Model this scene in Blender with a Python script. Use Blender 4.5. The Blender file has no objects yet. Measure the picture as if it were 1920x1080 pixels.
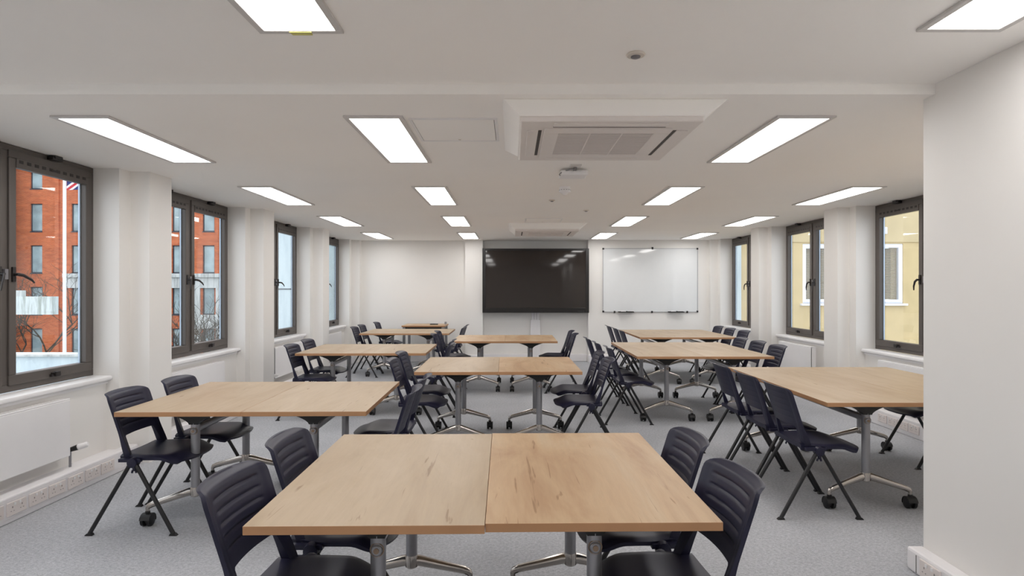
import bpy, math, random
from mathutils import Vector, Matrix
random.seed(7)
SC = bpy.context.scene
COL = SC.collection
PI = math.pi
R = math.radians

# ------------------------------------------------------------------ camera, world, exposure
EYE = 1.45
cam_d = bpy.data.cameras.new('camera')
cam_d.sensor_width = 36.0
cam_d.lens = 21.0
cam_d.shift_y = -3.0 / 1920.0 * -1.0
cam_d.clip_start = 0.05
cam_d.clip_end = 300
cam = bpy.data.objects.new('camera', cam_d)
COL.objects.link(cam)
cam.location = (0, 0, EYE)
cam.rotation_euler = (R(90), 0, 0)
SC.camera = cam

world = bpy.data.worlds.new('overcast_sky')
SC.world = world
world.use_nodes = True
bg = world.node_tree.nodes['Background']
bg.inputs[0].default_value = (0.88, 0.93, 1.0, 1)
bg.inputs[1].default_value = 2.0

SC.view_settings.view_transform = 'Standard'
SC.view_settings.look = 'None'
SC.view_settings.gamma = 1.0
SC.view_settings.use_curve_mapping = False
SC.view_settings.exposure = 0.28
PANEL_STRENGTH = 9.6
SC.cycles.max_bounces = 12
SC.cycles.diffuse_bounces = 9
SC.cycles.glossy_bounces = 4
SC.cycles.transparent_max_bounces = 12
SC.cycles.caustics_reflective = False
SC.cycles.caustics_refractive = False


# ------------------------------------------------------------------ material helpers
def srgb(r, g, b):
    f = lambda c: (c / 255 / 12.92) if c / 255 <= 0.04045 else ((c / 255 + 0.055) / 1.055) ** 2.4
    return (f(r), f(g), f(b), 1)


def new_mat(name):
    m = bpy.data.materials.new(name)
    m.use_nodes = True
    nt = m.node_tree
    return m, nt, nt.nodes['Principled BSDF']


def N(nt, typ, **kw):
    n = nt.nodes.new(typ)
    for k, v in kw.items():
        setattr(n, k, v)
    return n


def mapping(nt, scale=(1, 1, 1), coord='Object', rnd=False):
    tc = N(nt, 'ShaderNodeTexCoord')
    mp = N(nt, 'ShaderNodeMapping')
    mp.inputs['Scale'].default_value = scale
    nt.links.new(tc.outputs[coord], mp.inputs['Vector'])
    if rnd:
        oi = N(nt, 'ShaderNodeObjectInfo')
        mu = N(nt, 'ShaderNodeMath', operation='MULTIPLY')
        mu.inputs[1].default_value = 57.0
        nt.links.new(oi.outputs['Random'], mu.inputs[0])
        cb = N(nt, 'ShaderNodeCombineXYZ')
        nt.links.new(mu.outputs[0], cb.inputs[0])
        nt.links.new(mu.outputs[0], cb.inputs[1])
        nt.links.new(cb.outputs[0], mp.inputs['Location'])
    return mp


def noise(nt, mp, scale, detail=3, rough=0.5, dist=0.0):
    n = N(nt, 'ShaderNodeTexNoise')
    n.inputs['Scale'].default_value = scale
    n.inputs['Detail'].default_value = detail
    n.inputs['Roughness'].default_value = rough
    n.inputs['Distortion'].default_value = dist
    nt.links.new(mp.outputs[0], n.inputs['Vector'])
    return n


def ramp(nt, src, stops):
    r = N(nt, 'ShaderNodeValToRGB')
    el = r.color_ramp.elements
    while len(el) < len(stops):
        el.new(0.5)
    for e, (p, c) in zip(el, stops):
        e.position = p
        e.color = c
    nt.links.new(src, r.inputs[0])
    return r


def mix(nt, a, b, fac, mode='MIX'):
    m = N(nt, 'ShaderNodeMix', data_type='RGBA', blend_type=mode)
    for i, v in ((0, fac), (6, a), (7, b)):
        if hasattr(v, 'is_linked') or hasattr(v, 'links'):
            nt.links.new(v, m.inputs[i])
        else:
            m.inputs[i].default_value = v
    return m.outputs[2]


def bump(nt, bs, src, strength, distance=0.001):
    b = N(nt, 'ShaderNodeBump')
    b.inputs['Strength'].default_value = strength
    b.inputs['Distance'].default_value = distance
    nt.links.new(src, b.inputs['Height'])
    nt.links.new(b.outputs[0], bs.inputs['Normal'])


def plain(name, col, rough=0.5, metal=0.0, var=0.04, nscale=8.0, bmp=0.0, coat=0.0, spec=None):
    """Procedural base: a colour with faint noise variation and roughness."""
    m, nt, bs = new_mat(name)
    mp = mapping(nt)
    n = noise(nt, mp, nscale, 4)
    lo = tuple(c * (1 - var) for c in col[:3]) + (1,)
    hi = tuple(min(1, c * (1 + var)) for c in col[:3]) + (1,)
    r = ramp(nt, n.outputs[0], [(0.3, lo), (0.7, hi)])
    nt.links.new(r.outputs[0], bs.inputs['Base Color'])
    bs.inputs['Roughness'].default_value = rough
    bs.inputs['Metallic'].default_value = metal
    if coat:
        bs.inputs['Coat Weight'].default_value = coat
        bs.inputs['Coat Roughness'].default_value = 0.06
    if spec is not None:
        bs.inputs['Specular IOR Level'].default_value = spec
    if bmp:
        n2 = noise(nt, mp, nscale * 30, 3)
        bump(nt, bs, n2.outputs[0], bmp)
    return m


def wood_mat(name, warm):
    m, nt, bs = new_mat(name)
    mp = mapping(nt, (1, 1, 1), 'Object', True)
    mb = mapping(nt, (4.2, 1.1, 1), 'Object', True)
    big = noise(nt, mb, 1.0, 5, 0.58, 0.9)
    mg = mapping(nt, (48, 3.6, 1), 'Object', True)
    grain = noise(nt, mg, 1.0, 6, 0.7, 0.4)
    mc = mapping(nt, (26, 1.9, 1), 'Object', True)
    crack = noise(nt, mc, 1.0, 3, 0.55, 1.2)
    if warm:
        base = ramp(nt, big.outputs[0], [(0.34, srgb(176, 143, 110)), (0.5, srgb(192, 163, 129)), (0.66, srgb(198, 175, 145))])
    else:
        base = ramp(nt, big.outputs[0], [(0.30, srgb(166, 143, 115)), (0.5, srgb(177, 157, 131)), (0.72, srgb(186, 167, 143))])
    gr = ramp(nt, grain.outputs[0], [(0.35, (0.86, 0.83, 0.80, 1)), (0.6, (1, 1, 1, 1))])
    c1 = mix(nt, base.outputs[0], gr.outputs[0], 0.6, 'MULTIPLY')
    cr = ramp(nt, crack.outputs[0], [(0.29, (0.50, 0.38, 0.28, 1)), (0.345, (1, 1, 1, 1))])
    c2 = mix(nt, c1, cr.outputs[0], 0.65, 'MULTIPLY')
    nt.links.new(c2, bs.inputs['Base Color'])
    rr = ramp(nt, grain.outputs[0], [(0.2, (0.42, 0.42, 0.42, 1)), (0.8, (0.52, 0.52, 0.52, 1))])
    nt.links.new(rr.outputs[0], bs.inputs['Roughness'])
    bump(nt, bs, grain.outputs[0], 0.08)
    return m


def carpet_mat():
    m, nt, bs = new_mat('carpet')
    mp = mapping(nt, (1, 1, 1))
    a = noise(nt, mp, 190, 3, 0.7)
    mp2 = mapping(nt, (60, 150, 60))
    mp2.inputs['Rotation'].default_value = (0, 0, R(38))
    b = noise(nt, mp2, 1.0, 3, 0.7)
    c = noise(nt, mp, 1.3, 4, 0.6)
    d = noise(nt, mp, 55, 3, 0.65)
    r1 = ramp(nt, a.outputs[0], [(0.34, srgb(132, 133, 138)), (0.66, srgb(212, 214, 219))])
    r2 = ramp(nt, b.outputs[0], [(0.34, srgb(136, 137, 142)), (0.68, srgb(212, 214, 219))])
    r4 = ramp(nt, d.outputs[0], [(0.34, srgb(140, 142, 147)), (0.68, srgb(206, 209, 214))])
    x = mix(nt, r1.outputs[0], r2.outputs[0], 0.5)
    x = mix(nt, x, r4.outputs[0], 0.34)
    r3 = ramp(nt, c.outputs[0], [(0.3, (0.90, 0.90, 0.90, 1)), (0.7, (1.05, 1.05, 1.05, 1))])
    y = mix(nt, x, r3.outputs[0], 1.0, 'MULTIPLY')
    nt.links.new(y, bs.inputs['Base Color'])
    bs.inputs['Roughness'].default_value = 0.95
    bs.inputs['Specular IOR Level'].default_value = 0.1
    bump(nt, bs, a.outputs[0], 0.6, 0.004)
    return m


def brick_mat():
    m, nt, bs = new_mat('red_brick')
    tc = N(nt, 'ShaderNodeTexCoord')
    sx = N(nt, 'ShaderNodeSeparateXYZ')
    cb = N(nt, 'ShaderNodeCombineXYZ')
    nt.links.new(tc.outputs['Object'], sx.inputs[0])
    nt.links.new(sx.outputs[0], cb.inputs[0])
    nt.links.new(sx.outputs[2], cb.inputs[1])
    br = N(nt, 'ShaderNodeTexBrick')
    nt.links.new(cb.outputs[0], br.inputs['Vector'])
    br.inputs['Color1'].default_value = srgb(206, 110, 66)
    br.inputs['Color2'].default_value = srgb(184, 84, 46)
    br.inputs['Mortar'].default_value = srgb(190, 128, 92)
    br.inputs['Scale'].default_value = 1.0
    br.inputs['Mortar Size'].default_value = 0.010
    br.inputs['Brick Width'].default_value = 0.225
    br.inputs['Row Height'].default_value = 0.075
    mp = mapping(nt, (1, 1, 4))
    n = noise(nt, mp, 0.8, 6, 0.7)
    r = ramp(nt, n.outputs[0], [(0.35, (0.78, 0.74, 0.72, 1)), (0.65, (1.12, 1.1, 1.08, 1))])
    x = mix(nt, br.outputs[0], r.outputs[0], 1.0, 'MULTIPLY')
    nt.links.new(x, bs.inputs['Base Color'])
    bs.inputs['Roughness'].default_value = 0.9
    return m


def streak_mat(name, base, dark, rough=0.85):
    m, nt, bs = new_mat(name)
    mp = mapping(nt, (6, 6, 0.7))
    n = noise(nt, mp, 1.0, 5, 0.65)
    r = ramp(nt, n.outputs[0], [(0.36, dark), (0.55, base)])
    nt.links.new(r.outputs[0], bs.inputs['Base Color'])
    bs.inputs['Roughness'].default_value = rough
    return m


def glass_mat(name, tint=(1, 1, 1, 1), ior=1.5):
    m = bpy.data.materials.new(name)
    m.use_nodes = True
    nt = m.node_tree
    nt.nodes.clear()
    out = N(nt, 'ShaderNodeOutputMaterial')
    tr = N(nt, 'ShaderNodeBsdfTransparent')
    tr.inputs[0].default_value = tint
    gl = N(nt, 'ShaderNodeBsdfGlossy')
    gl.inputs['Roughness'].default_value = 0.0
    lw = N(nt, 'ShaderNodeLayerWeight')
    lw.inputs[0].default_value = 0.5
    pw = N(nt, 'ShaderNodeMath', operation='POWER')
    pw.inputs[1].default_value = 5.0
    nt.links.new(lw.outputs['Facing'], pw.inputs[0])
    fr = N(nt, 'ShaderNodeMath', operation='MULTIPLY_ADD')
    fr.inputs[1].default_value = 0.95
    fr.inputs[2].default_value = 0.045
    nt.links.new(pw.outputs[0], fr.inputs[0])
    mx = N(nt, 'ShaderNodeMixShader')
    nt.links.new(fr.outputs[0], mx.inputs[0])
    nt.links.new(tr.outputs[0], mx.inputs[1])
    nt.links.new(gl.outputs[0], mx.inputs[2])
    nt.links.new(mx.outputs[0], out.inputs[0])
    return m


def emit_mat(name, col, strength):
    m = bpy.data.materials.new(name)
    m.use_nodes = True
    nt = m.node_tree
    nt.nodes.clear()
    out = N(nt, 'ShaderNodeOutputMaterial')
    e = N(nt, 'ShaderNodeEmission')
    e.inputs[0].default_value = col
    e.inputs[1].default_value = strength
    nt.links.new(e.outputs[0], out.inputs[0])
    return m


def flag_mat():
    """navy cloth with white-edged red bands woven across it"""
    m, nt, bs = new_mat('flag_cloth')
    tc = N(nt, 'ShaderNodeTexCoord')
    sx = N(nt, 'ShaderNodeSeparateXYZ')
    nt.links.new(tc.outputs['UV'], sx.inputs[0])

    def band(kx, kz, off, w):
        a = N(nt, 'ShaderNodeMath', operation='MULTIPLY'); a.inputs[1].default_value = kx
        nt.links.new(sx.outputs[0], a.inputs[0])
        b = N(nt, 'ShaderNodeMath', operation='MULTIPLY_ADD'); b.inputs[1].default_value = kz
        nt.links.new(sx.outputs[1], b.inputs[0]); nt.links.new(a.outputs[0], b.inputs[2])
        c = N(nt, 'ShaderNodeMath', operation='ADD'); c.inputs[1].default_value = off
        nt.links.new(b.outputs[0], c.inputs[0])
        d = N(nt, 'ShaderNodeMath', operation='ABSOLUTE'); nt.links.new(c.outputs[0], d.inputs[0])
        e = N(nt, 'ShaderNodeMath', operation='LESS_THAN'); e.inputs[1].default_value = w
        nt.links.new(d.outputs[0], e.inputs[0])
        return e.outputs[0]
    col = srgb(40, 50, 105)
    bands = [(1, -1, 0, .10, .04), (1, 1, -1, .10, .04), (1, 0, -.5, .16, .09), (0, 1, -.5, .18, .10)]
    cur = None
    for kx, kz, off, w, rw in bands[:2] + bands[2:]:
        f1 = band(kx, kz, off, w)
        cur = mix(nt, cur if cur is not None else col, srgb(228, 228, 232), f1)
        f2 = band(kx, kz, off, rw)
        cur = mix(nt, cur, srgb(190, 45, 52), f2)
    nt.links.new(cur, bs.inputs['Base Color'])
    bs.inputs['Roughness'].default_value = 0.8
    return m


WALL = plain('white_wall_paint', srgb(234, 232, 229), 0.62, var=0.012, nscale=1.6, bmp=0.03)
CEIL = plain('white_ceiling_paint', srgb(250, 248, 245), 0.85, var=0.012, nscale=1.2)
TRIMW = plain('white_gloss_trim', srgb(236, 235, 236), 0.35, var=0.01)
PVC = plain('white_pvc_trunking', srgb(232, 230, 232), 0.38, var=0.015)
SOCK = plain('white_socket_plastic', srgb(226, 218, 215), 0.35, var=0.01)
HOLE = plain('socket_hole', srgb(150, 142, 140), 0.6)
SLOT = plain('dark_slot', srgb(70, 66, 64), 0.6)
CARPET = carpet_mat()
WOOD_P = wood_mat('pale_oak_laminate', False)
WOOD_W = wood_mat('warm_oak_laminate', True)
EDGE = plain('oak_edge_banding', srgb(178, 134, 96), 0.5, var=0.07, nscale=5)
NAVY = plain('navy_polypropylene', srgb(31, 31, 52), 0.42, var=0.05, nscale=6, bmp=0.06, spec=0.35)
BLACKM = plain('black_powder_coat', srgb(25, 25, 28), 0.42, var=0.08)
BLACKP = plain('black_plastic', srgb(20, 20, 22), 0.45, var=0.08)
ALU = plain('satin_aluminium', srgb(160, 160, 164), 0.36, 0.85, var=0.03)
CHROME = plain('polished_aluminium', srgb(196, 190, 184), 0.2, 0.95, var=0.04)
BRASSY = plain('bronze_button', srgb(150, 130, 112), 0.4, 0.6)
FRAME = plain('bronze_grey_window_frame', srgb(92, 86, 82), 0.45, 0.15, var=0.03)
FRAMED = plain('dark_window_hardware', srgb(46, 42, 42), 0.4, 0.2)
GREYP = plain('grey_plastic_catch', srgb(120, 118, 122), 0.45)
GLASS = glass_mat('window_glass', (0.97, 0.98, 0.98, 1))
PANEL = emit_mat('lit_diffuser', (1.0, 0.972, 0.945, 1), PANEL_STRENGTH)
LFRAME = plain('light_frame_white', srgb(205, 202, 200), 0.45, var=0.01)
SCREEN = plain('black_screen_glass', srgb(40, 34, 31), 0.045, var=0.02, spec=0.55)
BEZEL = plain('black_bezel', srgb(22, 20, 20), 0.35, var=0.03)
WBOARD = plain('whiteboard_enamel', srgb(226, 229, 231), 0.05, var=0.008, coat=0.3, spec=0.6)
WFRAME = plain('pale_board_frame', srgb(186, 187, 190), 0.4, 0.2)
GRILLE = plain('grey_filter_mesh', srgb(196, 189, 186), 0.7, var=0.03, nscale=60)
ACW = plain('ac_white_plastic', srgb(228, 222, 218), 0.5, var=0.01)
BRICK = brick_mat()
STONE = streak_mat('pale_stone', srgb(205, 208, 206), srgb(165, 168, 166))
CONC = streak_mat('streaked_white_concrete', srgb(214, 222, 222), srgb(160, 168, 160))
PALEB = streak_mat('pale_render', srgb(205, 218, 222), srgb(192, 206, 212))
BEIGE = plain('beige_render', srgb(205, 184, 140), 0.9, var=0.06, nscale=3.0, bmp=0.2)
BEIGE2 = plain('beige_render_upper', srgb(198, 180, 142), 0.9, var=0.05, nscale=3.0)
UPVC = plain('white_upvc', srgb(236, 238, 246), 0.4, var=0.01)
BLIND = plain('tan_blind_slats', srgb(168, 150, 118), 0.6, var=0.05)
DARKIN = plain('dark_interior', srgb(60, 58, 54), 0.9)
BARK = plain('tree_bark', srgb(74, 68, 60), 0.9, var=0.2)
ASPH = plain('asphalt', srgb(110, 112, 112), 0.95, var=0.1)
EXTGL = plain('facade_window_glass', srgb(150, 168, 172), 0.08, var=0.35, nscale=1.0)
EXTFR = plain('facade_window_frame', srgb(50, 56, 68), 0.5)
YELLOW = plain('yellow_sticker', srgb(205, 200, 120), 0.6)
CREAM = plain('cream_plastic', srgb(214, 206, 196), 0.4, var=0.01)
RED = plain('red_plastic', srgb(150, 40, 60), 0.5)
FLAG = flag_mat()


# ------------------------------------------------------------------ mesh builder
class MB:
    def __init__(self):
        self.v, self.f, self.m = [], [], []

    def add(self, vs, fs, mi=0):
        o = len(self.v)
        self.v += [tuple(p) for p in vs]
        for f in fs:
            self.f.append(tuple(i + o for i in f))
            self.m.append(mi)
        return self

    def box(self, x0, x1, y0, y1, z0, z1, mi=0):
        vs = [(x, y, z) for z in (z0, z1) for y in (y0, y1) for x in (x0, x1)]
        fs = [(0, 2, 3, 1), (4, 5, 7, 6), (0, 1, 5, 4), (2, 6, 7, 3), (0, 4, 6, 2), (1, 3, 7, 5)]
        return self.add(vs, fs, mi)

    def hexa(self, bot, top, mi=0):
        """bot, top: four points each, counter-clockwise seen from above"""
        fs = [(3, 2, 1, 0), (4, 5, 6, 7)] + [(i, (i + 1) % 4, 4 + (i + 1) % 4, 4 + i) for i in range(4)]
        return self.add(list(bot) + list(top), fs, mi)

    def tube(self, pts, r, seg=10, mi=0, rx=None, cap=True, up=None):
        """tube along pts; r is a number or list; rx = ratio for the second axis"""
        pts = [Vector(p) for p in pts]
        n = len(pts)
        rs = r if isinstance(r, (list, tuple)) else [r] * n
        k = rx or 1.0
        rings = []
        prev = None
        for i, p in enumerate(pts):
            d = (pts[min(i + 1, n - 1)] - pts[max(i - 1, 0)]).normalized()
            if prev is None:
                a = Vector(up) if up else (Vector((0, 0, 1)) if abs(d.z) < 0.9 else Vector((1, 0, 0)))
            else:
                a = prev
            a = (a - d * a.dot(d)).normalized()
            b = d.cross(a).normalized()
            prev = a
            rings.append([p + a * (math.cos(t) * rs[i]) + b * (math.sin(t) * rs[i] * k)
                          for t in [2 * PI * j / seg for j in range(seg)]])
        vs = [q for ring in rings for q in ring]
        fs = []
        for i in range(n - 1):
            for j in range(seg):
                a0, a1 = i * seg + j, i * seg + (j + 1) % seg
                fs.append((a0, a1, a1 + seg, a0 + seg))
        if cap:
            fs.append(tuple(reversed(range(seg))))
            fs.append(tuple((n - 1) * seg + j for j in range(seg)))
        return self.add(vs, fs, mi)

    def lathe(self, prof, c=(0, 0, 0), seg=24, mi=0, axis='z'):
        """prof: (radius, height) pairs"""
        vs, fs = [], []
        for r_, h in prof:
            for j in range(seg):
                t = 2 * PI * j / seg
                x, y = r_ * math.cos(t), r_ * math.sin(t)
                if axis == 'z':
                    p = (c[0] + x, c[1] + y, c[2] + h)
                elif axis == 'y':
                    p = (c[0] + x, c[1] + h, c[2] + y)
                else:
                    p = (c[0] + h, c[1] + x, c[2] + y)
                vs.append(p)
        for i in range(len(prof) - 1):
            for j in range(seg):
                a0, a1 = i * seg + j, i * seg + (j + 1) % seg
                fs.append((a0, a1, a1 + seg, a0 + seg))
        fs.append(tuple(reversed(range(seg))))
        fs.append(tuple((len(prof) - 1) * seg + j for j in range(seg)))
        return self.add(vs, fs, mi)

    def sheet(self, P, Q, mi=0):
        """closed shell between two same-sized point grids (front, back)"""
        nu, nv = len(P), len(P[0])
        vs = [p for row in P for p in row] + [p for row in Q for p in row]
        o = nu * nv
        fs = []
        for i in range(nu - 1):
            for j in range(nv - 1):
                a, b, c, d = i * nv + j, (i + 1) * nv + j, (i + 1) * nv + j + 1, i * nv + j + 1
                fs.append((a, b, c, d))
                fs.append((o + a, o + d, o + c, o + b))
        for i in range(nu - 1):
            for j in (0, nv - 1):
                a, b = i * nv + j, (i + 1) * nv + j
                fs.append((a, o + a, o + b, b) if j == 0 else (a, b, o + b, o + a))
        for j in range(nv - 1):
            for i in (0, nu - 1):
                a, b = i * nv + j, i * nv + j + 1
                fs.append((a, b, o + b, o + a) if i == 0 else (a, o + a, o + b, b))
        return self.add(vs, fs, mi)

    def build(self, name, mats, parent=None, smooth=False, bevel=0, fix=False, loc=None):
        me = bpy.data.meshes.new(name)
        me.from_pydata(self.v, [], self.f)
        for m_ in (mats if isinstance(mats, (list, tuple)) else [mats]):
            me.materials.append(m_)
        me.polygons.foreach_set('material_index', self.m)
        if fix:
            import bmesh
            b = bmesh.new(); b.from_mesh(me)
            bmesh.ops.recalc_face_normals(b, faces=b.faces)
            b.to_mesh(me); b.free()
        if smooth:
            me.polygons.foreach_set('use_smooth', [True] * len(me.polygons))
            me.set_sharp_from_angle(angle=R(38))
        me.update()
        ob = bpy.data.objects.new(name, me)
        COL.objects.link(ob)
        if parent is not None:
            ob.parent = parent
        if loc:
            ob.location = loc
        if bevel:
            md = ob.modifiers.new('bevel', 'BEVEL')
            md.width = bevel
            md.segments = 2
            md.limit_method = 'ANGLE'
        return ob


def tag(o, label=None, cat=None, group=None, kind=None):
    if label: o['label'] = label
    if cat: o['category'] = cat
    if group: o['group'] = group
    if kind: o['kind'] = kind
    return o


def empty(name, loc=(0, 0, 0), rz=0):
    o = bpy.data.objects.new(name, None)
    o.empty_display_size = 0.1
    COL.objects.link(o)
    o.location = loc
    o.rotation_euler = (0, 0, rz)
    return o


def copy_tree(o, parent=None):
    c = o.copy()
    COL.objects.link(c)
    c.parent = parent
    for ch in list(KIDS.get(o.name, [])):
        copy_tree(ch, c)
    return c


KIDS = {}


def index_kids():
    KIDS.clear()
    for o in list(bpy.data.objects):
        if o.parent:
            KIDS.setdefault(o.parent.name, []).append(o)


def struct(o):
    o['kind'] = 'structure'
    return o


# ------------------------------------------------------------------ the room shell
ZC = 2.4375      # lower ceiling beyond the step
ZN = 2.491       # ceiling above the camera
YS = 3.02        # ceiling step
YB = 12.0        # back wall
YN = -3.0        # wall behind the camera
XL, XLW, XLC = -3.196, -3.404, -3.036     # left wall inner plane, window plane, column face
XR, XRW, XRC = 4.06, 4.285, 3.917
XN = 2.14        # near right wall
BAY = 2.295
WW = 1.72        # window width
LW = [11.745 - BAY * k for k in range(5)]       # far edges of the left windows
RW = [11.64 - BAY * k for k in range(3)]        # far edges of the right windows

struct(MB().box(-3.5, 4.4, YN - .2, YB + .35, -0.25, 0.0).build('floor', CARPET))
cl = MB()
cl.box(-3.5, 4.4, YS, YB + .35, ZC, ZC + .3)
cl.box(-3.5, 4.4, YN - .2, YS, ZN, ZC + .3)
struct(cl.build('ceiling', CEIL))

wl = MB()
edges = sorted(LW)
prev_end = YN - .2
for e in edges:
    near = e - WW
    wl.box(-3.465, XL, prev_end, near, 0, ZC + .05)          # full-height pier
    wl.box(-3.465, -3.30, near, e, 0, 0.735)                  # apron under the window
    prev_end = e
wl.box(-3.465, XL, prev_end, YB + .3, 0, ZC + .05)
for e in edges:
    y0 = e + .142
    wl.box(XL, XLC, y0, (y0 + .325) if e < 11 else YB + .05, 0, ZC + .01)
struct(wl.build('wall_left', WALL))

wr = MB()
prev_end = 3.107
for e in sorted(RW):
    near = e - WW
    wr.box(XR, 4.348, prev_end, near, 0, ZC + .05)
    wr.box(4.17, 4.348, near, e, 0, 0.735)
    prev_end = e
wr.box(XR, 4.348, prev_end, YB + .3, 0, ZC + .05)
for e in sorted(RW):
    y0 = e + .135
    wr.box(XRC, XR, y0, (y0 + .315) if e < 11 else YB + .05, 0, ZC + .01)
wr.box(XRC, XR, 4.885, 5.2, 0, ZC + .01)
struct(wr.build('wall_right', WALL))

struct(MB().box(XN, 4.38, YN - .2, 3.107, 0, ZC + .2).build('wall_right_near', WALL))
struct(MB().box(-3.46, XN, YN - .2, YN, 0, ZC + .2).build('wall_near', WALL))

wb = MB()
X0, X1 = -0.584, 1.519     # recess behind the screen
wb.box(-3.46, -0.935, YB + .04, YB + .35, 0, ZC + .05)
wb.box(-0.935, X0, YB - .1, YB + .35, 0, ZC + .05)
wb.box(X0, X1, YB + .12, YB + .35, 0, ZC + .05)
wb.box(X1, 4.34, YB - .1, YB + .35, 0, ZC + .05)
struct(wb.build('wall_back', WALL))


def trunk(name, pts_box):
    m = MB()
    for (x0, x1, y0, y1, h) in pts_box:
        m.box(x0, x1, y0, y1, 0.0, h)
    o = m.build(name, PVC, bevel=0.012)
    return struct(o)


trunk('baseboard_back', [(-3.03, -0.935, YB - .03, YB + .04, .15), (-0.935, X0, YB - .16, YB - .1, .15),
                         (X0, X1, YB + .05, YB + .12, .15), (X1, XRC, YB - .16, YB - .1, .155)])


# skirting trunking with double sockets ------------------------------------------------
def socket_mb(side):
    """double socket plate; side = +1 faces +x, -1 faces -x. local origin on the trunking face"""
    s = side
    m = MB()
    m.box(min(0, s * .009), max(0, s * .009), -.0725, .0725, -.042, .042)
    return m


def make_socket(parent, x, y, z, side):
    s = side
    o = socket_mb(s).build('socket', SOCK, parent, bevel=.003, loc=(x, y, z))
    d = MB()
    for c in (-.036, .036):
        d.box(*sorted((s * .0085, s * .0105)), c - .003, c + .003, .004, .014)
        d.box(*sorted((s * .0085, s * .0105)), c - .014, c - .008, -.016, -.012)
        d.box(*sorted((s * .0085, s * .0105)), c + .008, c + .014, -.016, -.012)
    d.build('pin_holes', HOLE, o)
    for c in (-.020, .020):
        MB().box(*sorted((s * .008, s * .013)), c - .007, c + .007, .018, .034).build('switch', TRIMW, o, bevel=.001)
    return o


tl = MB()
tl.box(-3.20, -3.114, YN, 4.985, 0, .165)
tl.box(-3.30, -3.18, YN, 4.985, 0, .15)
for a, b in ((5.33, 7.29), (7.63, 9.59), (9.92, 11.88)):
    tl.box(-3.20, -3.114, a, b, 0, .165)
tlo = struct(tl.build('baseboard_left', PVC, bevel=.01))
ys = [3.41, 3.58, 3.75, 3.92, 4.085, 4.258, 4.43, 4.595]
for y in ys:
    make_socket(tlo, -3.114, y, .088, 1)
for y in (5.9, 6.07, 6.9):
    make_socket(tlo, -3.114, y, .088, 1)
dl = MB()
dl.box(-3.116, -3.1125, YN, 4.985, .030, .0325)
dl.box(-3.116, -3.1125, YN, 4.985, .138, .1405)
dl.build('cover_seam', PVC, tlo)

tr_ = MB()
for a, b in ((3.107, 4.885), (5.2, 7.185), (7.50, 9.48), (9.80, 11.77)):
    tr_.box(3.92 if a != 9.80 else 3.93, XR + .04, a + .0, b, 0, .165)
tro = struct(tr_.build('baseboard_right', PVC, bevel=.01))
for y in (5.815, 5.98, 6.145, 6.315):
    make_socket(tro, 3.92, y, .088, -1)

tn = MB()
tn.box(2.055, XN, YN, 3.115, 0, .118)
tno = struct(tn.build('baseboard_right_near', PVC, bevel=.014))
make_socket(tno, 2.055, 2.93, .058, -1)
MB().box(2.0535, 2.057, 3.035, 3.038, .01, .1).build('cover_seam', SLOT, tno)


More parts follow.
